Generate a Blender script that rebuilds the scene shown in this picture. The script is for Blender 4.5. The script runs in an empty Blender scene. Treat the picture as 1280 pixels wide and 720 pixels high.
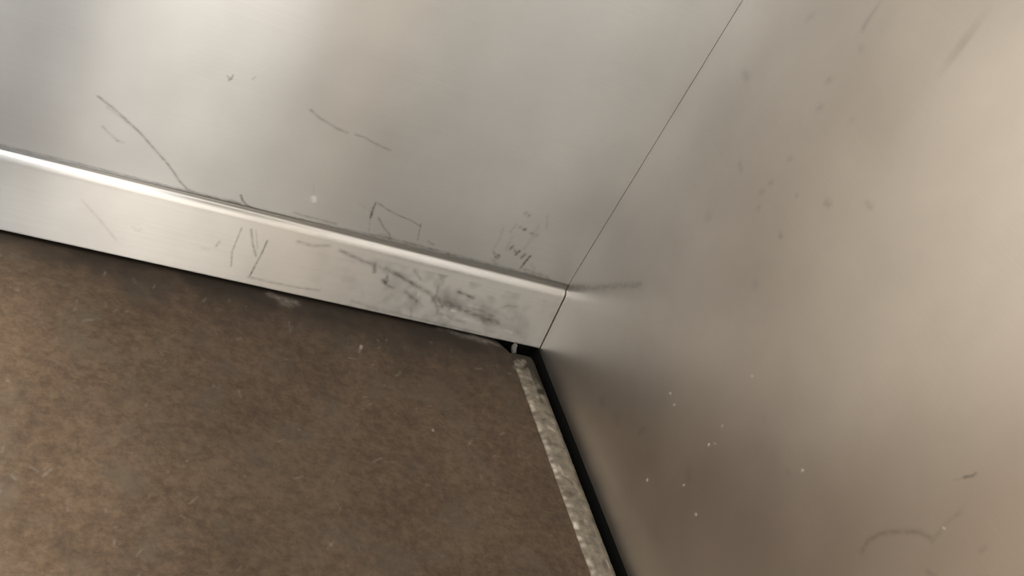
import bpy, bmesh, math, random
import numpy as np
from mathutils import Vector, Matrix, noise

S = bpy.context.scene
# ------------------------------------------------------------------ camera
cam_d = bpy.data.cameras.new('camera')
cam_d.sensor_width = 36.0
cam_d.lens = 1418.83 / 1280 * 36.0
cam_d.clip_start = 0.01
cam = bpy.data.objects.new('camera', cam_d)
S.collection.objects.link(cam)
rt = Vector((0.86508, -0.24151, 0.43967)); up = Vector((-0.21212, 0.61815, 0.7569)); fw = Vector((0.45458, 0.74804, -0.48352))
mw = Matrix((rt, up, -fw)).transposed().to_4x4()
mw.translation = Vector((-0.9314, -1.3824, 0.9802))
cam.matrix_world = mw
S.camera = cam
# ------------------------------------------------------------------ world, exposure
wd = bpy.data.worlds.new('world'); S.world = wd; wd.use_nodes = True
wd.node_tree.nodes['Background'].inputs[0].default_value = (0.5, 0.52, 0.55, 1)
wd.node_tree.nodes['Background'].inputs[1].default_value = 0.05
S.view_settings.view_transform = 'Standard'
S.view_settings.look = 'None'
S.view_settings.gamma = 1
S.view_settings.use_curve_mapping = False
S.view_settings.exposure = 0.04

# cabin dimensions (metres); the corner seen in the photograph is the origin
XL, YF, ZC = -1.62, -1.95, 2.25
DX0, DX1, DZ = -1.22, -0.03, 2.05      # door opening in the front wall
SY0, SY1 = -1.30, -0.25                   # invented second opening, in the left wall, for the fill light

def area(name, loc, size, rot, power, col):
    d = bpy.data.lights.new(name, 'AREA'); d.shape = 'RECTANGLE'; d.size, d.size_y = size
    d.energy = power; d.color = col
    o = bpy.data.objects.new(name, d); S.collection.objects.link(o); o.location = loc; o.rotation_euler = rot
    return o
# landing light outside the open door, facing in
area('landing_lamplight', (0.11, YF - 0.9, 1.15), (1.38, 2.2), (math.radians(90), 0, 0), 34.5, (1.0, 0.91, 0.80))
area('landing_cool_fill', (-1.56, YF - 0.9, 1.15), (1.16, 2.2), (math.radians(90), 0, 0), 22, (0.955, 0.985, 0.985))  # cool panel added to lift and tint the rear panel's right side
area('landing_gap_fill', (-0.70, YF - 0.9, 1.15), (0.18, 2.2), (math.radians(90), 0, 0), 1.3, (0.88, 0.95, 1.0))  # narrow panel added to fill a dip in the rear panel's reflection
# fill light added outside the invented opening on the left
area('side_fill', (XL - 0.45, -0.85, 1.0), (1.6, 2.0), (math.radians(90), 0, math.radians(-90)), 20.5, (1.0, 0.90, 0.78))
# spot added to brighten the left of the floor, no fixture
sp = bpy.data.lights.new('floor_fill_spot', 'SPOT'); sp.energy = 690; sp.color = (1.0, .93, .84)
sp.spot_size = math.radians(50); sp.spot_blend = 1.0; sp.shadow_soft_size = .12
so = bpy.data.objects.new('floor_fill_spot', sp); S.collection.objects.link(so); so.location = (-1.48, -.58, ZC - .02)

# ------------------------------------------------------------------ helpers
def link(name, me, mat, parent=None, kind=None):
    me.name = name
    o = bpy.data.objects.new(name, me); S.collection.objects.link(o)
    if mat: me.materials.append(mat)
    if parent: o.parent = parent
    if kind: o['kind'] = kind
    return o

def props(o, label=None, cat=None, group=None, kind=None):
    if label: o['label'] = label
    if cat: o['category'] = cat
    if group: o['group'] = group
    if kind: o['kind'] = kind

def boxes(name, bs, mat, parent=None, kind=None, bevel=0):
    bm = bmesh.new()
    for (x0, y0, z0, x1, y1, z1) in bs:
        r = bmesh.ops.create_cube(bm, size=1)
        for v in r['verts']:
            v.co = Vector(((x0 + x1) / 2 + v.co.x * (x1 - x0), (y0 + y1) / 2 + v.co.y * (y1 - y0), (z0 + z1) / 2 + v.co.z * (z1 - z0)))
    if bevel:
        bmesh.ops.bevel(bm, geom=bm.edges[:], offset=bevel, segments=2, affect='EDGES', profile=.5)
    me = bpy.data.meshes.new(name); bm.to_mesh(me); bm.free()
    return link(name, me, mat, parent, kind)

def grid_mesh(name, P, attrs=None, closed_back=None):
    """P: (n, m, 3) array of points -> quad mesh (smooth); attrs: {name: (n, m)}"""
    n, m = P.shape[:2]
    v = P.reshape(-1, 3)
    i = np.arange(n * m).reshape(n, m)
    f = np.stack([i[:-1, :-1], i[1:, :-1], i[1:, 1:], i[:-1, 1:]], -1).reshape(-1, 4)
    verts = v.tolist(); faces = f.tolist()
    if closed_back is not None:                      # give the sheet its thickness: rim + back, offset by a vector
        off = np.array(closed_back); rim = np.concatenate([i[:, 0], i[-1, 1:], i[:-1, -1][::-1], i[0, 1:-1][::-1]])
        base = len(verts); k = len(rim)
        verts += (v[rim] + off).tolist()
        for a in range(k):
            b = (a + 1) % k
            faces.append([int(rim[b]), int(rim[a]), base + a, base + b])
        faces.append([base + a for a in range(k)][::-1])
    me = bpy.data.meshes.new(name); me.from_pydata(verts, [], faces)
    for an, av in (attrs or {}).items():
        a = me.attributes.new(an, 'FLOAT', 'POINT')
        full = np.zeros(len(verts), np.float32); full[:n * m] = av.reshape(-1)
        a.data.foreach_set('value', full)
    me.validate(); me.update()
    return me

SOFT = 1.35
def paint(A, B, marks, rng, rough=.35):
    """amount of dirt (0..1) at surface points (A, B) from a list of strokes (points, half width, strength)"""
    out = np.zeros_like(A)
    for pts, hw, st in marks:
        hw = hw * SOFT
        pts = np.array(pts, float)
        mn, mx = pts.min(0) - hw * 4, pts.max(0) + hw * 4
        sel = (A > mn[0]) & (A < mx[0]) & (B > mn[1]) & (B < mx[1])
        if not sel.any(): continue
        a, b = A[sel], B[sel]
        d = np.full(a.shape, 9.0)
        if len(pts) == 1: d = np.hypot(a - pts[0, 0], b - pts[0, 1])
        for p, q in zip(pts[:-1], pts[1:]):
            e = q - p; L = max(float(e @ e), 1e-12)
            t = np.clip(((a - p[0]) * e[0] + (b - p[1]) * e[1]) / L, 0, 1)
            d = np.minimum(d, np.hypot(a - p[0] - t * e[0], b - p[1] - t * e[1]))
        k = min(1, st * 1.25) * np.exp(-(d / hw) ** 2 * .9) * (1 - rough * rng.random(a.shape)) * (.82 + .3 * np.sin(a * 310 + 1.7 * np.sin(b * 270)) * np.sin(b * 420 + a * 130))
        out[sel] = 1 - (1 - out[sel]) * (1 - k)
    return out

def axis(parts):
    """concatenate ranges (start, stop, step)"""
    r = [np.arange(a, b, s) for a, b, s in parts]
    return np.concatenate(r + [[parts[-1][1]]])

# ------------------------------------------------------------------ materials
def new_mat(name):
    m = bpy.data.materials.new(name); m.use_nodes = True
    nt = m.node_tree; return m, nt, nt.nodes['Principled BSDF']

def N(nt, t, **kw):
    n = nt.nodes.new(t)
    for k, v in kw.items():
        if k.startswith('i_'): n.inputs[int(k[2:])].default_value = v
        else: setattr(n, k, v)
    return n

def steel(name, base=(.60, .585, .56), rough=.36, aniso=.6, tangent=(0, 0, 1), brush=(4, 4, 900), smear=.06, grime_col=(.10, .098, .09), marks=True, grain=.05):
    m, nt, b = new_mat(name); L = nt.links
    tc = N(nt, 'ShaderNodeTexCoord')
    mp = N(nt, 'ShaderNodeMapping'); mp.inputs['Scale'].default_value = brush
    L.new(tc.outputs['Object'], mp.inputs[0])
    br = N(nt, 'ShaderNodeTexNoise'); br.inputs['Scale'].default_value = 1; br.inputs['Detail'].default_value = 2
    L.new(mp.outputs[0], br.inputs['Vector'])
    cl = N(nt, 'ShaderNodeTexNoise'); cl.inputs['Scale'].default_value = 5.5; cl.inputs['Detail'].default_value = 4; cl.inputs['Roughness'].default_value = .55
    L.new(tc.outputs['Object'], cl.inputs['Vector'])
    # base colour: fine brushing grain and cloudy handling film
    g = N(nt, 'ShaderNodeMapRange'); g.inputs['From Min'].default_value = .3; g.inputs['From Max'].default_value = .7
    g.inputs['To Min'].default_value = 1 - grain; g.inputs['To Max'].default_value = 1 + grain
    L.new(br.outputs['Fac'], g.inputs['Value'])
    c2 = N(nt, 'ShaderNodeMapRange'); c2.inputs['From Min'].default_value = .3; c2.inputs['From Max'].default_value = .7
    c2.inputs['To Min'].default_value = 1 - smear; c2.inputs['To Max'].default_value = 1 + smear
    L.new(cl.outputs['Fac'], c2.inputs['Value'])
    mu = N(nt, 'ShaderNodeMath', operation='MULTIPLY'); L.new(g.outputs[0], mu.inputs[0]); L.new(c2.outputs[0], mu.inputs[1])
    vm = N(nt, 'ShaderNodeVectorMath', operation='SCALE'); vm.inputs[0].default_value = base; L.new(mu.outputs[0], vm.inputs['Scale'])
    rr = N(nt, 'ShaderNodeMapRange'); rr.inputs['To Min'].default_value = rough - .04; rr.inputs['To Max'].default_value = rough + .05
    L.new(cl.outputs['Fac'], rr.inputs['Value'])
    col = vm.outputs[0]
    b.inputs['Metallic'].default_value = 1
    if marks:
        at = N(nt, 'ShaderNodeAttribute', attribute_name='grime_shade'); ap = N(nt, 'ShaderNodeAttribute', attribute_name='pale')
        m1 = N(nt, 'ShaderNodeMix', data_type='RGBA'); L.new(at.outputs['Fac'], m1.inputs['Factor']); L.new(col, m1.inputs['A']); m1.inputs['B'].default_value = (*grime_col, 1)
        m2 = N(nt, 'ShaderNodeMix', data_type='RGBA'); L.new(ap.outputs['Fac'], m2.inputs['Factor']); L.new(m1.outputs['Result'], m2.inputs['A']); m2.inputs['B'].default_value = (.75, .73, .68, 1)
        col = m2.outputs['Result']
        me_ = N(nt, 'ShaderNodeMath', operation='MAXIMUM'); me_.inputs[0].default_value = 0; L.new(ap.outputs['Fac'], me_.inputs[1])
        iv = N(nt, 'ShaderNodeMath', operation='SUBTRACT'); iv.inputs[0].default_value = 1; L.new(me_.outputs[0], iv.inputs[1]); L.new(iv.outputs[0], b.inputs['Metallic'])
    L.new(col, b.inputs['Base Color']); L.new(rr.outputs[0], b.inputs['Roughness'])
    b.inputs['Anisotropic'].default_value = aniso
    tv = N(nt, 'ShaderNodeCombineXYZ')
    for i in range(3): tv.inputs[i].default_value = tangent[i]
    L.new(tv.outputs[0], b.inputs['Tangent'])
    return m

def plain(name, col, rough=.6, metal=0, var=.08, scale=20, spec=.5):
    m, nt, b = new_mat(name); L = nt.links
    tc = N(nt, 'ShaderNodeTexCoord')
    n = N(nt, 'ShaderNodeTexNoise'); n.inputs['Scale'].default_value = scale; n.inputs['Detail'].default_value = 4
    L.new(tc.outputs['Object'], n.inputs['Vector'])
    r = N(nt, 'ShaderNodeMapRange'); r.inputs['To Min'].default_value = 1 - var; r.inputs['To Max'].default_value = 1 + var
    L.new(n.outputs['Fac'], r.inputs['Value'])
    vm = N(nt, 'ShaderNodeVectorMath', operation='SCALE'); vm.inputs[0].default_value = col; L.new(r.outputs[0], vm.inputs['Scale'])
    L.new(vm.outputs[0], b.inputs['Base Color'])
    b.inputs['Roughness'].default_value = rough; b.inputs['Metallic'].default_value = metal
    b.inputs['Specular IOR Level'].default_value = spec
    return m

def glow(name, col, st):
    m, nt, b = new_mat(name)
    b.inputs['Base Color'].default_value = (.8, .8, .8, 1)
    b.inputs['Emission Color'].default_value = (*col, 1); b.inputs['Emission Strength'].default_value = st
    return m

M_BACK = steel('brushed_steel_back', base=(.67, .685, .69), rough=.33, grain=.02, aniso=1.0, tangent=(0, 0, 1))
M_SIDE = steel('brushed_steel_side', grime_col=(.045, .042, .037), base=(.79, .73, .66), grain=.012, rough=.335, aniso=.45, tangent=(0, 0, 1))
M_SKIRT = steel('brushed_steel_skirting', base=(.64, .635, .62), rough=.34, aniso=1.0, grain=.03, tangent=(0, 0, 1), smear=.10)
M_CABIN = steel('brushed_steel_cabin', base=(.68, .67, .65), rough=.45, aniso=.3, marks=False)
M_DARK = plain('black_rubber', (.006, .006, .0055), rough=.9, spec=.1)
M_SEAL = plain('grimy_sealant', (.115, .108, .095), rough=.8, var=.5, scale=90)
M_CEIL = plain('cream_ceiling', (.62, .60, .56), rough=.7)
M_LAND = plain('landing_plaster', (.60, .55, .48), rough=.8)
M_LFLOOR = plain('landing_floor', (.25, .22, .19), rough=.5)
M_GLOW = glow('ceiling_light_glow', (.96, .98, 1.0), 3.6)
M_LAM = plain('cream_laminate', (.74, .68, .60), rough=.45)

def floor_mat():
    m, nt, b = new_mat('brown_vinyl'); L = nt.links
    tc = N(nt, 'ShaderNodeTexCoord')
    def noise_(sc, det, ro=.6, dist=0, vec=None):
        n = N(nt, 'ShaderNodeTexNoise'); n.inputs['Scale'].default_value = sc; n.inputs['Detail'].default_value = det
        n.inputs['Roughness'].default_value = ro; n.inputs['Distortion'].default_value = dist
        L.new(vec or tc.outputs['Object'], n.inputs['Vector']); return n.outputs['Fac']
    big = noise_(6, 5, .6, .2); mid = noise_(75, 7, .74, .12); fine = noise_(240, 4, .7)
    r1 = N(nt, 'ShaderNodeValToRGB'); e = r1.color_ramp.elements
    e[0].position = .37; e[0].color = (.056, .039, .026, 1); e[1].position = .63; e[1].color = (.115, .082, .055, 1)
    x = e.new(.5); x.color = (.084, .058, .038, 1)
    mx = N(nt, 'ShaderNodeMath', operation='MULTIPLY_ADD'); L.new(mid, mx.inputs[0]); mx.inputs[1].default_value = .68
    m5 = N(nt, 'ShaderNodeMath', operation='MULTIPLY'); L.new(big, m5.inputs[0]); m5.inputs[1].default_value = .32
    L.new(m5.outputs[0], mx.inputs[2]); L.new(mx.outputs[0], r1.inputs['Fac'])
    # greenish grey blotches
    gg = noise_(13, 4, .6, .1); 
    gr = N(nt, 'ShaderNodeMapRange'); gr.inputs['From Min'].default_value = .52; gr.inputs['From Max'].default_value = .68; gr.inputs['To Max'].default_value = .45
    L.new(gg, gr.inputs['Value'])
    mg = N(nt, 'ShaderNodeMix', data_type='RGBA'); L.new(gr.outputs[0], mg.inputs['Factor']); L.new(r1.outputs['Color'], mg.inputs['A']); mg.inputs['B'].default_value = (.088, .075, .056, 1)
    # pale worn flecks
    fr = N(nt, 'ShaderNodeMapRange'); fr.inputs['From Min'].default_value = .60; fr.inputs['From Max'].default_value = .78; fr.inputs['To Max'].default_value = .3
    L.new(fine, fr.inputs['Value'])
    fm = N(nt, 'ShaderNodeMath', operation='MULTIPLY'); L.new(fr.outputs[0], fm.inputs[0]); L.new(mid, fm.inputs[1])
    mf = N(nt, 'ShaderNodeMix', data_type='RGBA'); L.new(fm.outputs[0], mf.inputs['Factor']); L.new(mg.outputs['Result'], mf.inputs['A']); mf.inputs['B'].default_value = (.26, .21, .16, 1)
    # dark band painted along the skirting: dirt and contact shade (attribute, irregular outline)
    at = N(nt, 'ShaderNodeAttribute', attribute_name='grime_shade')
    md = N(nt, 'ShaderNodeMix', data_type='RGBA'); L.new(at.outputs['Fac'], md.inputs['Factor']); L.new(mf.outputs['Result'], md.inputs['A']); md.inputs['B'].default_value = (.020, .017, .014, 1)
    ap = N(nt, 'ShaderNodeAttribute', attribute_name='pale')
    mw_ = N(nt, 'ShaderNodeMix', data_type='RGBA'); L.new(ap.outputs['Fac'], mw_.inputs['Factor']); L.new(md.outputs['Result'], mw_.inputs['A']); mw_.inputs['B'].default_value = (.34, .31, .27, 1)
    L.new(mw_.outputs['Result'], b.inputs['Base Color'])
    rr = N(nt, 'ShaderNodeMapRange'); rr.inputs['To Min'].default_value = .60; rr.inputs['To Max'].default_value = .80
    L.new(mid, rr.inputs['Value']); L.new(rr.outputs[0], b.inputs['Roughness'])
    b.inputs['Specular IOR Level'].default_value = .12
    bp = N(nt, 'ShaderNodeBump'); bp.inputs['Strength'].default_value = .12; bp.inputs['Distance'].default_value = .001
    L.new(fine, bp.inputs['Height']); L.new(bp.outputs[0], b.inputs['Normal'])
    return m
M_FLOOR = floor_mat()

def strip_mat():
    m, nt, b = new_mat('worn_aluminium'); L = nt.links
    tc = N(nt, 'ShaderNodeTexCoord')
    def noise_(sc, det, ro=.6, dist=0):
        n = N(nt, 'ShaderNodeTexNoise'); n.inputs['Scale'].default_value = sc; n.inputs['Detail'].default_value = det
        n.inputs['Roughness'].default_value = ro; n.inputs['Distortion'].default_value = dist
        L.new(tc.outputs['Object'], n.inputs['Vector']); return n.outputs['Fac']
    a = noise_(75, 6, .7, .1)
    r = N(nt, 'ShaderNodeValToRGB'); e = r.color_ramp.elements
    e[0].position = .33; e[0].color = (.10, .083, .060, 1); e[1].position = .72; e[1].color = (.25, .215, .165, 1)
    x = e.new(.5); x.color = (.165, .14, .105, 1)
    L.new(a, r.inputs['Fac'])
    at = N(nt, 'ShaderNodeAttribute', attribute_name='pale'); ag = N(nt, 'ShaderNodeAttribute', attribute_name='grime_shade')
    mp = N(nt, 'ShaderNodeMix', data_type='RGBA'); L.new(at.outputs['Fac'], mp.inputs['Factor']); L.new(r.outputs['Color'], mp.inputs['A']); mp.inputs['B'].default_value = (.55, .49, .40, 1)
    mg = N(nt, 'ShaderNodeMix', data_type='RGBA'); L.new(ag.outputs['Fac'], mg.inputs['Factor']); L.new(mp.outputs['Result'], mg.inputs['A']); mg.inputs['B'].default_value = (.030, .027, .022, 1)
    L.new(mg.outputs['Result'], b.inputs['Base Color'])
    b.inputs['Metallic'].default_value = 0; b.inputs['Roughness'].default_value = .7
    sg = N(nt, 'ShaderNodeMapRange'); sg.inputs['To Min'].default_value = .4; sg.inputs['To Max'].default_value = 0
    L.new(ag.outputs['Fac'], sg.inputs['Value']); L.new(sg.outputs[0], b.inputs['Specular IOR Level'])
    bp = N(nt, 'ShaderNodeBump'); bp.inputs['Strength'].default_value = .12; bp.inputs['Distance'].default_value = .001
    L.new(a, bp.inputs['Height']); L.new(bp.outputs[0], b.inputs['Normal'])
    return m
M_STRIP = strip_mat()

# ------------------------------------------------------------------ marks on the steel (metres on each surface)
MARKS_BACK = [[[[-0.7802,0.2219],[-0.7593,0.2117],[-0.7374,0.1989],[-0.716,0.1855],[-0.693,0.1681],[-0.6709,0.1513],[-0.6575,0.1393],[-0.6463,0.1277],[-0.6322,0.1182],[-0.6225,0.1157]],0.00114,0.55],[[[-0.7649,0.2098],[-0.7462,0.201],[-0.7247,0.1903]],0.00157,0.15],[[[-0.6225,0.1157],[-0.5993,0.1145],[-0.5735,0.1168],[-0.5555,0.1152]],0.00196,0.22],[[[-0.7633,0.1799],[-0.7521,0.1721],[-0.7397,0.1646]],0.00132,0.25],[[[-0.7397,0.1646],[-0.7323,0.1644]],0.0016,0.15],[[[-0.6353,0.3033],[-0.629,0.3005],[-0.6289,0.3068]],0.00074,0.6],[[[-0.6315,0.2984],[-0.6294,0.3016]],0.00116,0.5],[[[-0.6027,0.3097],[-0.6009,0.3141]],0.00106,0.25],[[[-0.5148,0.2912],[-0.4975,0.2824],[-0.4874,0.2805],[-0.4711,0.2752],[-0.4534,0.273]],0.00143,0.33],[[[-0.4418,0.2741],[-0.4269,0.2735],[-0.4077,0.2688],[-0.3839,0.2655]],0.00124,0.32],[[[-0.5592,0.1299],[-0.5544,0.1228],[-0.5465,0.1166],[-0.5335,0.1133]],0.00102,0.8],[[[-0.5695,0.1152],[-0.555,0.1139],[-0.5395,0.11]],0.00285,0.3],[[[-0.4768,0.1235],[-0.4555,0.1225],[-0.4344,0.123],[-0.4115,0.1224]],0.0014,0.35],[[[-0.4591,0.1554],[-0.4679,0.1787]],0.00087,0.12],[[[-0.3692,0.176],[-0.3688,0.1626],[-0.3667,0.1482]],0.00095,0.75],[[[-0.3699,0.1653],[-0.3667,0.1512]],0.00166,0.4],[[[-0.3652,0.1757],[-0.3453,0.1684],[-0.325,0.164],[-0.3039,0.1612],[-0.2866,0.1556]],0.00089,0.45],[[[-0.3552,0.1517],[-0.3397,0.1365],[-0.3268,0.128],[-0.3227,0.1214]],0.00108,0.4],[[[-0.3667,0.1482],[-0.359,0.123]],0.00078,0.2],[[[-0.3544,0.1151],[-0.3368,0.1234],[-0.3203,0.1221]],0.00242,0.25],[[[-0.2885,0.1597],[-0.2848,0.1453],[-0.281,0.1307]],0.00085,0.45],[[[-0.2641,0.1326],[-0.2531,0.1295]],0.00154,0.3],[[[-0.3001,0.1218],[-0.2797,0.1216],[-0.2449,0.1207]],0.00184,0.22],[[[-0.139,0.2256],[-0.1372,0.2277]],0.00186,0.35],[[[-0.1306,0.2234],[-0.1301,0.2252]],0.00186,0.35],[[[-0.1254,0.198],[-0.1248,0.1981]],0.00201,0.85],[[[-0.1345,0.2],[-0.1332,0.2004]],0.00188,0.35],[[[-0.1118,0.1956],[-0.1098,0.1946]],0.0022,0.3],[[[-0.1012,0.1923],[-0.1007,0.1941]],0.00221,0.35],[[[-0.1303,0.1576],[-0.1286,0.163]],0.00177,0.95],[[[-0.1232,0.1581],[-0.115,0.1506]],0.00101,0.55],[[[-0.1163,0.1502],[-0.1141,0.1575]],0.00165,0.85],[[[-0.1043,0.1471],[-0.1021,0.1544]],0.00179,0.85],[[[-0.0959,0.1278],[-0.0946,0.1399],[-0.0916,0.1541]],0.00142,0.85],[[[-0.1541,0.1441],[-0.1494,0.1405]],0.00158,0.5],[[[-0.146,0.1366],[-0.1436,0.1406]],0.0019,0.8],[[[-0.142,0.1345],[-0.1409,0.1381]],0.00127,0.6],[[[-0.1378,0.1782],[-0.1371,0.1654],[-0.1359,0.1543]],0.00188,0.15],[[[-0.16,0.1907],[-0.1558,0.1679],[-0.1574,0.148]],0.00156,0.13],[[[-0.1062,0.2102],[-0.1059,0.1844],[-0.1086,0.164]],0.00188,0.15],[[[-0.1429,0.2023],[-0.1453,0.1872]],0.00156,0.2],[[[-0.1017,0.2323],[-0.0913,0.2099]],0.00125,0.2],[[[-0.1482,0.1294],[-0.137,0.1243]],0.00254,0.2],[[[-0.0878,0.1268],[-0.063,0.1254],[-0.0439,0.124]],0.00226,0.3],[[[-0.0853,0.119],[-0.0559,0.1206]],0.00194,0.25],[[[-0.0827,0.14],[-0.0729,0.1328]],0.00193,0.15],[[[-0.2232,0.119],[-0.1664,0.1191],[-0.1079,0.1193],[-0.0543,0.1176],[-0.0214,0.1166]],0.00262,0.45],[[[-0.0407,0.1181],[-0.0144,0.1151],[0.0022,0.1163]],0.00183,0.6],[[[-0.3327,0.12],[-0.2791,0.1202],[-0.2239,0.1204]],0.00194,0.4],[[[-0.555,0.1139],[-0.4836,0.1154],[-0.4094,0.117],[-0.3327,0.12]],0.00149,0.38],[[[-0.8758,0.1132],[-0.7757,0.1147],[-0.6691,0.1149],[-0.5555,0.1152]],0.00125,0.45],[[[-0.3908,0.1663],[-0.3757,0.1605]],0.00177,0.08],[[[0.0015,0.4885],[0.0024,0.4987]],0.00131,0.9],[[[-0.0009,0.6351],[-0.0015,0.6402]],0.00114,0.5]]
PALE_BACK = [[[[-0.4596,0.1567],[-0.4565,0.1518]],0.00232,0.8]]
MARKS_SKIRT = [[[[-0.5434,0.0839],[-0.5441,0.064],[-0.5449,0.0438],[-0.5393,0.0225]],0.00081,0.5],[[[-0.5295,0.085],[-0.5202,0.0636],[-0.5096,0.0463]],0.00104,0.5],[[[-0.5226,0.0855],[-0.5166,0.0712],[-0.5107,0.0568]],0.0007,0.35],[[[-0.5018,0.0738],[-0.5027,0.0548],[-0.5055,0.0338],[-0.5083,0.0127]],0.00088,0.7],[[[-0.5673,0.0552],[-0.5694,0.0467]],0.00127,0.4],[[[-0.5881,0.0392],[-0.5765,0.0396]],0.00115,0.15],[[[-0.7617,0.0685],[-0.7315,0.0459],[-0.7035,0.0218]],0.00098,0.2],[[[-0.6886,0.0474],[-0.6795,0.0422],[-0.6743,0.0475]],0.00084,0.2],[[[-0.5102,0.0108],[-0.4732,0.0104],[-0.4359,0.0113],[-0.3987,0.0148]],0.0013,0.3],[[[-0.4586,0.0839],[-0.4359,0.0831],[-0.4105,0.0897]],0.00177,0.3],[[[-0.3926,0.0862],[-0.3716,0.082],[-0.3504,0.0777],[-0.3327,0.0766]],0.00192,0.42],[[[-0.3332,0.0778],[-0.3283,0.065]],0.00214,0.55],[[[-0.3233,0.0762],[-0.3078,0.0673]],0.00184,0.2],[[[-0.311,0.0551],[-0.3036,0.0498],[-0.3086,0.0557]],0.00185,0.75],[[[-0.3062,0.0634],[-0.3026,0.0543]],0.00154,0.5],[[[-0.2988,0.0481],[-0.2886,0.0463]],0.00155,0.55],[[[-0.3132,0.0745],[-0.287,0.0697],[-0.2583,0.0596],[-0.23,0.0519],[-0.2102,0.0449]],0.00276,0.42],[[[-0.2967,0.0701],[-0.274,0.0643],[-0.2552,0.0589]],0.00154,0.45],[[[-0.2672,0.0443],[-0.2552,0.0384],[-0.2436,0.0339]],0.00188,0.45],[[[-0.2679,0.0831],[-0.2514,0.0699]],0.00124,0.35],[[[-0.2192,0.0663],[-0.2162,0.0524],[-0.2194,0.0398]],0.00126,0.35],[[[-0.2216,0.0451],[-0.204,0.0301],[-0.2025,0.0199]],0.0019,0.4],[[[-0.2078,0.0426],[-0.1975,0.0316]],0.00127,0.5],[[[-0.1965,0.0393],[-0.1762,0.0322]],0.00319,0.35],[[[-0.1924,0.0433],[-0.1604,0.036],[-0.129,0.0313],[-0.0949,0.0285]],0.00351,0.5],[[[-0.183,0.0649],[-0.1696,0.0637],[-0.1535,0.0602]],0.00165,0.6],[[[-0.1588,0.0424],[-0.1339,0.0423],[-0.1048,0.037]],0.00161,0.35],[[[-0.2579,0.0654],[-0.2399,0.0215],[-0.2361,0.0224]],0.00075,0.2],[[[-0.2476,0.0196],[-0.2421,0.0061]],0.00095,0.25],[[[-0.1973,0.0212],[-0.1742,0.0176],[-0.1514,0.0153]],0.00192,0.25],[[[-0.3444,0.0095],[-0.3024,0.0051],[-0.2615,0.006]],0.00185,0.22],[[[-0.261,0.0046],[-0.1898,0.0033],[-0.1166,0.0034]],0.00158,0.25],[[[-0.1981,0.0568],[-0.2061,0.0251],[-0.2199,0.0069]],0.00508,0.14],[[[-0.1265,0.0257],[-0.0658,0.0244],[-0.0384,0.0151]],0.00455,0.18],[[[-0.0981,0.0554],[-0.0906,0.0618],[-0.0716,0.0633]],0.0013,0.25],[[[-0.1058,0.0459],[-0.0723,0.0385]],0.00391,0.14],[[[-0.4297,0.101],[-0.2984,0.0981],[-0.1578,0.0963]],0.00178,0.1]]
PALE_SKIRT = [[[[-0.1801,0.0313],[-0.1743,0.0312]],0.00192,0.6],[[[-0.2456,0.0422],[-0.2453,0.0482]],0.00094,0.5],[[[-0.2302,0.0825],[-0.22,0.0749]],0.00251,0.25],[[[-0.1544,0.0222],[-0.1241,0.0202]],0.00129,0.4],[[[-0.0749,0.0177],[-0.0619,0.016]],0.00132,0.4],[[[-0.6739,0.0539],[-0.6737,0.0451]],0.00112,0.3],[[[-0.1891,0.0186],[-0.1802,0.0147]],0.00128,0.4]]
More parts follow.
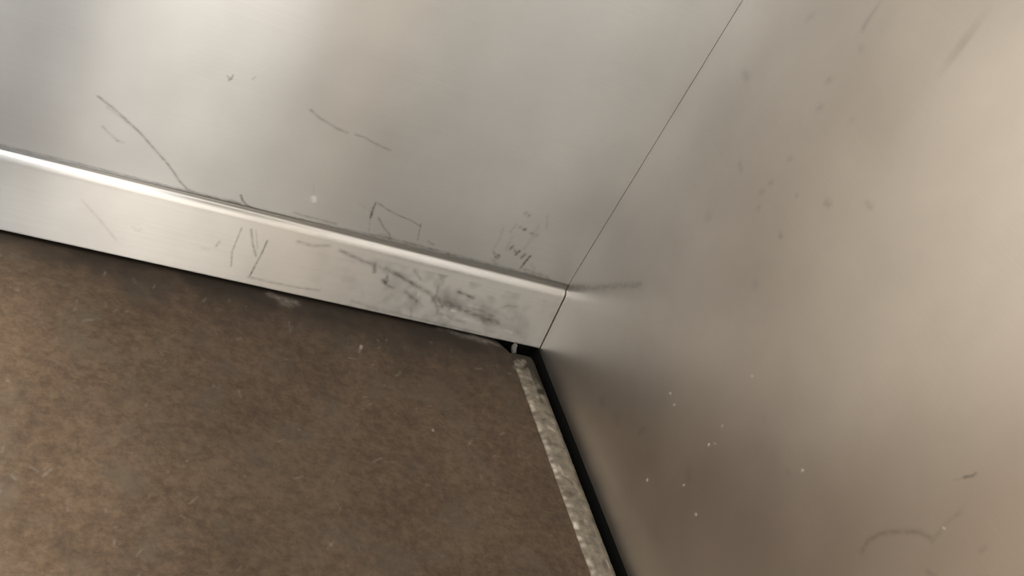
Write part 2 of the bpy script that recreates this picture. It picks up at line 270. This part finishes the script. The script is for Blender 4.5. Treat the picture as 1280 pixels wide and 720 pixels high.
MARKS_SIDE = [[[[-0.7702,0.4961],[-0.7759,0.5035],[-0.7766,0.5078]],0.00102,0.5],[[[-0.7636,0.4841],[-0.7708,0.4955]],0.0006,0.2],[[[-0.7418,0.3465],[-0.7384,0.3608],[-0.7432,0.3782],[-0.7585,0.4004],[-0.7758,0.4196],[-0.7877,0.4253]],0.00213,0.2],[[[-0.7932,0.4246],[-0.7917,0.4349],[-0.7902,0.4489],[-0.7925,0.4696]],0.0016,0.13],[[[-0.2553,0.7448],[-0.2544,0.7488]],0.00292,0.16],[[[-0.2571,0.7368],[-0.2566,0.7388]],0.00292,0.15],[[[-0.2782,0.7588],[-0.2904,0.7584]],0.0043,0.16],[[[-0.4077,0.8026],[-0.4119,0.8018]],0.00305,0.22],[[[-0.2577,0.6633],[-0.2585,0.6661]],0.004,0.14],[[[-0.2708,0.6304],[-0.2741,0.6348]],0.00351,0.12],[[[-0.1531,0.6998],[-0.158,0.7071]],0.00417,0.08],[[[-0.2733,0.7205],[-0.2762,0.7198]],0.00389,0.1],[[[-0.383,0.5618],[-0.3888,0.5623]],0.00339,0.22],[[[-0.4379,0.5995],[-0.448,0.6008]],0.00278,0.13],[[[-0.3486,0.4864],[-0.3524,0.4854]],0.00253,0.22],[[[-0.2813,0.5594],[-0.2826,0.5602]],0.00307,0.15],[[[-0.2759,0.5188],[-0.2782,0.519]],0.00312,0.14],[[[-0.2723,0.5006],[-0.2736,0.5015]],0.00367,0.14],[[[-0.3319,0.537],[-0.3319,0.537]],0.00251,0.15],[[[-0.2852,0.4833],[-0.2852,0.4833]],0.00314,0.15],[[[-0.3647,0.4168],[-0.3647,0.4168]],0.00411,0.15],[[[-0.2019,0.4992],[-0.2101,0.4953]],0.0038,0.12],[[[-0.0981,0.5854],[-0.1084,0.586]],0.005,0.14],[[[-0.3352,0.6529],[-0.3364,0.6536]],0.00385,0.05],[[[-0.205,0.412],[-0.21,0.4127]],0.00501,0.09],[[[-0.01,0.1256],[-0.0618,0.1627],[-0.1299,0.2231],[-0.1623,0.251]],0.00394,0.22],[[[-0.0089,0.1177],[-0.0441,0.1465]],0.00329,0.2],[[[-0.5187,0.3227],[-0.5187,0.3227]],0.00342,0.08],[[[-0.8362,0.4626],[-0.8368,0.4704]],0.00191,0.12],[[[-0.5502,0.6073],[-0.5518,0.6073]],0.00346,0.03],[[[-0.3492,0.1278],[-0.3535,0.1386]],0.0034,0.12],[[[-0.5978,0.3152],[-0.5995,0.3156]],0.00329,0.1],[[[-0.8123,0.4022],[-0.8195,0.4064]],0.00199,0.2],[[[-0.4701,0.176],[-0.4799,0.1712]],0.00421,0.08],[[[-0.2867,0.0975],[-0.2937,0.0979]],0.00588,0.1],[[[-0.2384,0.0836],[-0.2431,0.0831]],0.00483,0.1]]
PALE_SIDE = [[[[-0.3543,0.2092]],0.00121,0.8],[[[-0.3739,0.2066]],0.0012,0.8],[[[-0.469,0.2623]],0.00113,0.8],[[[-0.4703,0.2281]],0.00114,0.8],[[[-0.4776,0.2387]],0.00113,0.8],[[[-0.4178,0.1027]],0.00122,0.8],[[[-0.4783,0.16]],0.00116,0.8],[[[-0.5264,0.1569]],0.00113,0.8],[[[-0.7919,0.445]],0.00087,0.8],[[[-0.6125,0.3339]],0.00102,0.8],[[[-0.458,0.3404]],0.0011,0.8]]


rng = np.random.default_rng(7)
def nz(x, y, s, seed=0.0):
    return noise.noise(Vector((x * s, y * s, seed)))

# ------------------------------------------------------------------ walls
def side_wall():
    ys = axis([(YF, -1.0, .05), (-1.0, 0.0, .0022)]); zs = axis([(-0.004, .75, .0022), (.75, ZC, .05)])
    Y, Z = np.meshgrid(ys, zs, indexing='ij')
    P = np.stack([np.zeros_like(Y), Y, Z], -1)
    g = paint(Y, Z, MARKS_SIDE, rng, .2); p = paint(Y, Z, PALE_SIDE, rng, 0)
    o = link('wall_right', grid_mesh('wall_right', P[::-1], {'grime_shade': g[::-1], 'pale': p[::-1]}, closed_back=(.012, 0, 0)), M_SIDE, kind='structure')
    props(o, 'plain brushed steel side panel on the right with a few faint marks')
    return o
def back_wall():
    xs = axis([(XL, -1.0, .05), (-1.0, -.0005, .0014)]); zs = axis([(-.004, .11, .02), (.11, .45, .0014), (.45, ZC, .05)])
    X, Z = np.meshgrid(xs, zs, indexing='ij')
    P = np.stack([X, np.zeros_like(X), Z], -1)
    g = paint(X, Z, MARKS_BACK, rng); p = paint(X, Z, PALE_BACK, rng, 0)
    o = link('wall_back', grid_mesh('wall_back', P, {'grime_shade': g, 'pale': p}, closed_back=(0, .012, 0)), M_BACK, kind='structure')
    props(o, 'brushed steel rear panel with dark scuffs above the skirting')
    return o
side_wall(); back_wall()
boxes('wall_left', [(XL - .02, YF, -.004, XL, SY0, ZC), (XL - .02, SY1, -.004, XL, .012, ZC), (XL - .02, SY0, DZ, XL, SY1, ZC)], M_LAM, kind='structure')
boxes('wall_front', [(XL - .02, YF - .03, -.004, DX0, YF, ZC), (DX1, YF - .03, -.004, .012, YF, ZC), (DX0, YF - .03, DZ, DX1, YF, ZC)], M_CABIN, kind='structure')
boxes('ceiling', [(XL - .02, YF - .03, ZC, .012, .012, ZC + .03)], M_CEIL, kind='structure')

# ------------------------------------------------------------------ skirting (kick plate): sloped face, rounded top fold, grimy upper return
def skirting():
    # wall side first: dirt line, flat upper return, rounded fold, then the face leaning out to the floor
    prof = [(-.0003, .1200), (-.0010, .1192), (-.0015, .1180), (-.0018, .1160), (-.0019, .1135), (-.0020, .1110), (-.0021, .1085)]
    for k in range(1, 12):
        a = math.radians(82 * k / 11); prof.append((-.0021 - .0080 * math.sin(a), .1075 - .0135 * (1 - math.cos(a)) - .0006))
    fy, fz = prof[-1]; z = fz
    while z > .0022:
        z -= .0021; prof.append((fy - (fz - z) * ((.0262 + fy) / fz), max(z, 0)))
    prof.append((-.0262, -.0005)); prof.append((-.0250, -.0016)); prof.append((-.0200, -.0018))
    pr = np.array(prof)
    xs = axis([(XL, -1.0, .05), (-1.0, -.0012, .0016)])
    # the bottom edge is slightly battered
    P = np.zeros((len(xs), len(pr), 3)); P[:, :, 0] = xs[:, None]; P[:, :, 1] = pr[None, :, 0]; P[:, :, 2] = pr[None, :, 1]
    up_ = np.clip((pr[None, :, 1] - .108) / .012, 0, 1)           # the upper return narrows away from the corner
    P[:, :, 2] -= up_ * .0085 * np.clip((-xs[:, None] - .1) / .75, 0, 1)
    X = P[:, :, 0]; Z = P[:, :, 2]; Z0 = np.broadcast_to(pr[None, :, 1], X.shape)
    g = paint(X, Z, [(p_, w_, min(.95, s_ * (1.0 if p_[0][0] < -.40 else 1.05))) for p_, w_, s_ in MARKS_SKIRT], rng, .25); p = paint(X, Z, PALE_SKIRT, rng, 0)
    cloud = np.array([[nz(x, zz, 30, 3) + .5 * nz(x, zz, 80, 9) for zz in pr[:, 1]] for x in xs])
    zone = np.exp(-((X + .19) / .16) ** 2) * (Z < .088)
    g = 1 - (1 - g) * (1 - np.clip(cloud * .5 + .07, 0, .4) * zone)
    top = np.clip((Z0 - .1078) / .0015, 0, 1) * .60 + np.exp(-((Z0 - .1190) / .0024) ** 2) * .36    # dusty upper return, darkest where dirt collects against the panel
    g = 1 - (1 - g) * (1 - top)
    me = grid_mesh('baseboard_back', P[:, ::-1], {'grime_shade': g[:, ::-1], 'pale': p[:, ::-1]}, closed_back=None)
    for f in me.polygons: f.use_smooth = True
    o = link('baseboard_back', me, M_SKIRT, kind='structure')
    props(o, 'scuffed brushed steel skirting along the foot of the rear panel')
    return o
sk = skirting()

# ------------------------------------------------------------------ floor
FLOOR_DUST = [([(-.470, -.030), (-.455, -.034), (-.430, -.036)], .0045, .30), ([(-.452, -.046), (-.440, -.046)], .004, .22),
    ([(-.165, -.020), (-.150, -.026), (-.130, -.026), (-.105, -.030)], .0050, .30), ([(-.125, -.020), (-.100, -.026), (-.080, -.032)], .0030, .28),
    ([(-.1850, -.022), (-.170, -.018)], .004, .2), ([(-.3346, -.1080), (-.3370, -.1150)], .0016, .75), ([(-.3390, -.1200), (-.3400, -.1240)], .0014, .35),
    ([(-.248, -.265), (-.2485, -.268)], .0012, .8), ([(-.056, -.090), (-.060, -.082)], .003, .3)]
def floor():
    xs = axis([(XL, -.96, .04), (-.96, -.0585, .002)]); ys = axis([(YF, -.82, .04), (-.82, -.03, .002)])
    X, Y = np.meshgrid(xs, ys, indexing='ij')
    P = np.stack([X, Y, np.full_like(X, -.008)], -1)
    # ragged rear edge that runs under the skirting and falls short of it near the corner
    e = np.clip((X + .105) / .045, 0, 1)
    yend = -.0070 - .041 * e ** 1.8
    t = np.clip((Y + .10) / .07, 0, 1)
    P[:, :, 1] = Y + t * (yend - (-.03)) 
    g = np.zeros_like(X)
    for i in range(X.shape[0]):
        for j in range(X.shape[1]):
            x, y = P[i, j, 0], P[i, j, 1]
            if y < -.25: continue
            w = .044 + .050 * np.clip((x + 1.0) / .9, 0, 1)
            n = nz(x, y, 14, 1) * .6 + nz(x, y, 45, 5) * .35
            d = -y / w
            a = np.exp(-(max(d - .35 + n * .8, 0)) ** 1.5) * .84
            a = max(a, math.exp(-((y + .010) / .010) ** 2) * .97 if y < -.010 else .97)  # edge painted dark to stand in for the shaded gap under the skirting
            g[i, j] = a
    pd = paint(P[:, :, 0], P[:, :, 1], FLOOR_DUST, rng, .5)
    r2 = random.Random(4)
    specks = []
    for _ in range(260):                                   # pale worn flecks and short scratches
        x, y = r2.uniform(-.95, -.07), r2.uniform(-.80, -.06); a = r2.gauss(1.2, .7); L = abs(r2.gauss(.004, .006))
        specks.append(([(x, y), (x + L * math.cos(a), y + L * math.sin(a))], r2.uniform(.0006, .0013), r2.uniform(.05, .22)))
    pd = 1 - (1 - pd) * (1 - paint(P[:, :, 0], P[:, :, 1], specks, rng, .3))
    me = grid_mesh('floor', P, {'grime_shade': g, 'pale': pd}, closed_back=(0, 0, -.012))
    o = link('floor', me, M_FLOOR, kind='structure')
    props(o, 'mottled brown vinyl floor with dirt and painted shade along the skirting')
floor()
# dark underside of the cabin that shows through the gap
boxes('trim_1', [(XL, YF, -.045, .03, .03, -.036)], M_DARK, kind='structure')
boxes('trim_2', [(.0005, YF, -.036, .011, .03, -.0045), (XL, .0005, -.036, 0, .011, -.0045)], M_DARK, kind='structure')

# ------------------------------------------------------------------ metal edge strip beside the gap
def edge_strip():
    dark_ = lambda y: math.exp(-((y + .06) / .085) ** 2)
    ys = axis([(YF, -.60, .05), (-.60, -.0475, .0018)])
    n = 15; x0, x1 = -.0600, -.0172
    P = np.zeros((len(ys), n + 4, 3)); G = np.zeros((len(ys), n + 4)); W = np.zeros_like(G)
    for i, y in enumerate(ys):
        wob = nz(0, y, 60, 2) * .0010 + nz(0, y, 190, 4) * .0007
        wobr = nz(3, y, 50, 8) * .0008 + nz(3, y, 170, 3) * .0005
        endt = min(1, max(0, (-.0475 - y) / .012)); pinch = (1 - endt) * .002
        a, b = x0 + wob + pinch, x1 + wobr - pinch
        for k in range(n):
            s = k / (n - 1)
            z = -.008 + .0042 * (1 - abs(2 * s - 1) ** 3.2) * (.35 + .65 * endt) + .0004 * nz(s * 4, y, 40, 6)
            P[i, k + 2] = (a + (b - a) * s, y, z)
            chip = nz(s * .03, y, 95, 12)
            W[i, k + 2] = np.clip(np.exp(-((s - .06) / .09) ** 2) * (.25 + 1.9 * chip), 0, 1) * .8 * (1 - .5 * dark_(y)) + np.clip(nz(s * .08, y, 70, 22) * 1.6 - .55, 0, .35)
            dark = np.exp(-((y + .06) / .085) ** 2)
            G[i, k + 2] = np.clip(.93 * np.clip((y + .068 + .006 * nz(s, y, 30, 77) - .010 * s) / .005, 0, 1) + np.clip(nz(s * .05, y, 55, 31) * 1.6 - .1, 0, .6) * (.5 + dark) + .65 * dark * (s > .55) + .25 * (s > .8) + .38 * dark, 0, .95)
        P[i, 0] = (a + .0005, y, -.0200); P[i, 1] = (a, y, -.0081); P[i, n + 2] = (b, y, -.0095); P[i, n + 3] = (b - .0005, y, -.0200)
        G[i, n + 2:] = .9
    me = grid_mesh('edge_strip', P[:, ::-1], {'grime_shade': G[:, ::-1], 'pale': np.clip(W, 0, 1)[:, ::-1]}, closed_back=(0, 0, -.002))
    for f in me.polygons: f.use_smooth = True
    o = link('edge_strip', me, M_STRIP)
    props(o, 'worn dull metal edging strip with chipped edge between brown floor and black gap', 'edging strip')
edge_strip()

# ------------------------------------------------------------------ crumb of debris stuck between the skirting and the floor edge
def debris():
    bm = bmesh.new(); bmesh.ops.create_icosphere(bm, subdivisions=4, radius=1)
    for v in bm.verts:
        n = 1 + .35 * noise.noise(v.co * 1.9 + Vector((3, 1, 7))) + .18 * noise.noise(v.co * 5)
        t = (v.co.z + 1) / 2
        v.co = Vector((v.co.x * .0040 * n * (1.25 - .5 * t) - .0475, v.co.y * .0065 * n - .0270 - .010 * (1 - t), v.co.z * .0085 * n - .0085))
    me = bpy.data.meshes.new('debris_crumb'); bm.to_mesh(me); bm.free()
    for f in me.polygons: f.use_smooth = True
    o = link('debris_crumb', me, plain('grey_plaster', (.13, .125, .115), rough=.9, var=.4, scale=300))
    props(o, 'tiny grey crumb of debris wedged in the black gap under the skirting', 'debris')
debris()

# ------------------------------------------------------------------ ceiling lights of the cabin
def downlight(x, y, w, h, label):
    root = bpy.data.objects.new('ceiling_light', None); S.collection.objects.link(root); root.location = (x, y, ZC)
    props(root, label, 'ceiling light', 'flat lights in the cabin ceiling')
    t = .02
    boxes('frame', [(-w / 2 - t, -h / 2 - t, -.012, w / 2 + t, -h / 2, 0), (-w / 2 - t, h / 2, -.012, w / 2 + t, h / 2 + t, 0), (-w / 2 - t, -h / 2, -.012, -w / 2, h / 2, 0), (w / 2, -h / 2, -.012, w / 2 + t, h / 2, 0)], M_CABIN, root)
    boxes('diffuser', [(-w / 2, -h / 2, -.008, w / 2, h / 2, -.001)], M_GLOW, root)
downlight(-.80, -.95, 1.0, 1.5, 'flat rectangular ceiling light above the middle of the cabin')

# ------------------------------------------------------------------ landing outside the open door
boxes('floor_landing', [(-2.4, YF - 2.2, -.02, 1.2, YF - .031, -.004)], M_LFLOOR, kind='structure')
boxes('wall_landing', [(-2.4, YF - 2.25, -.02, 1.2, YF - 2.2, 2.6)], M_LAND, kind='structure')
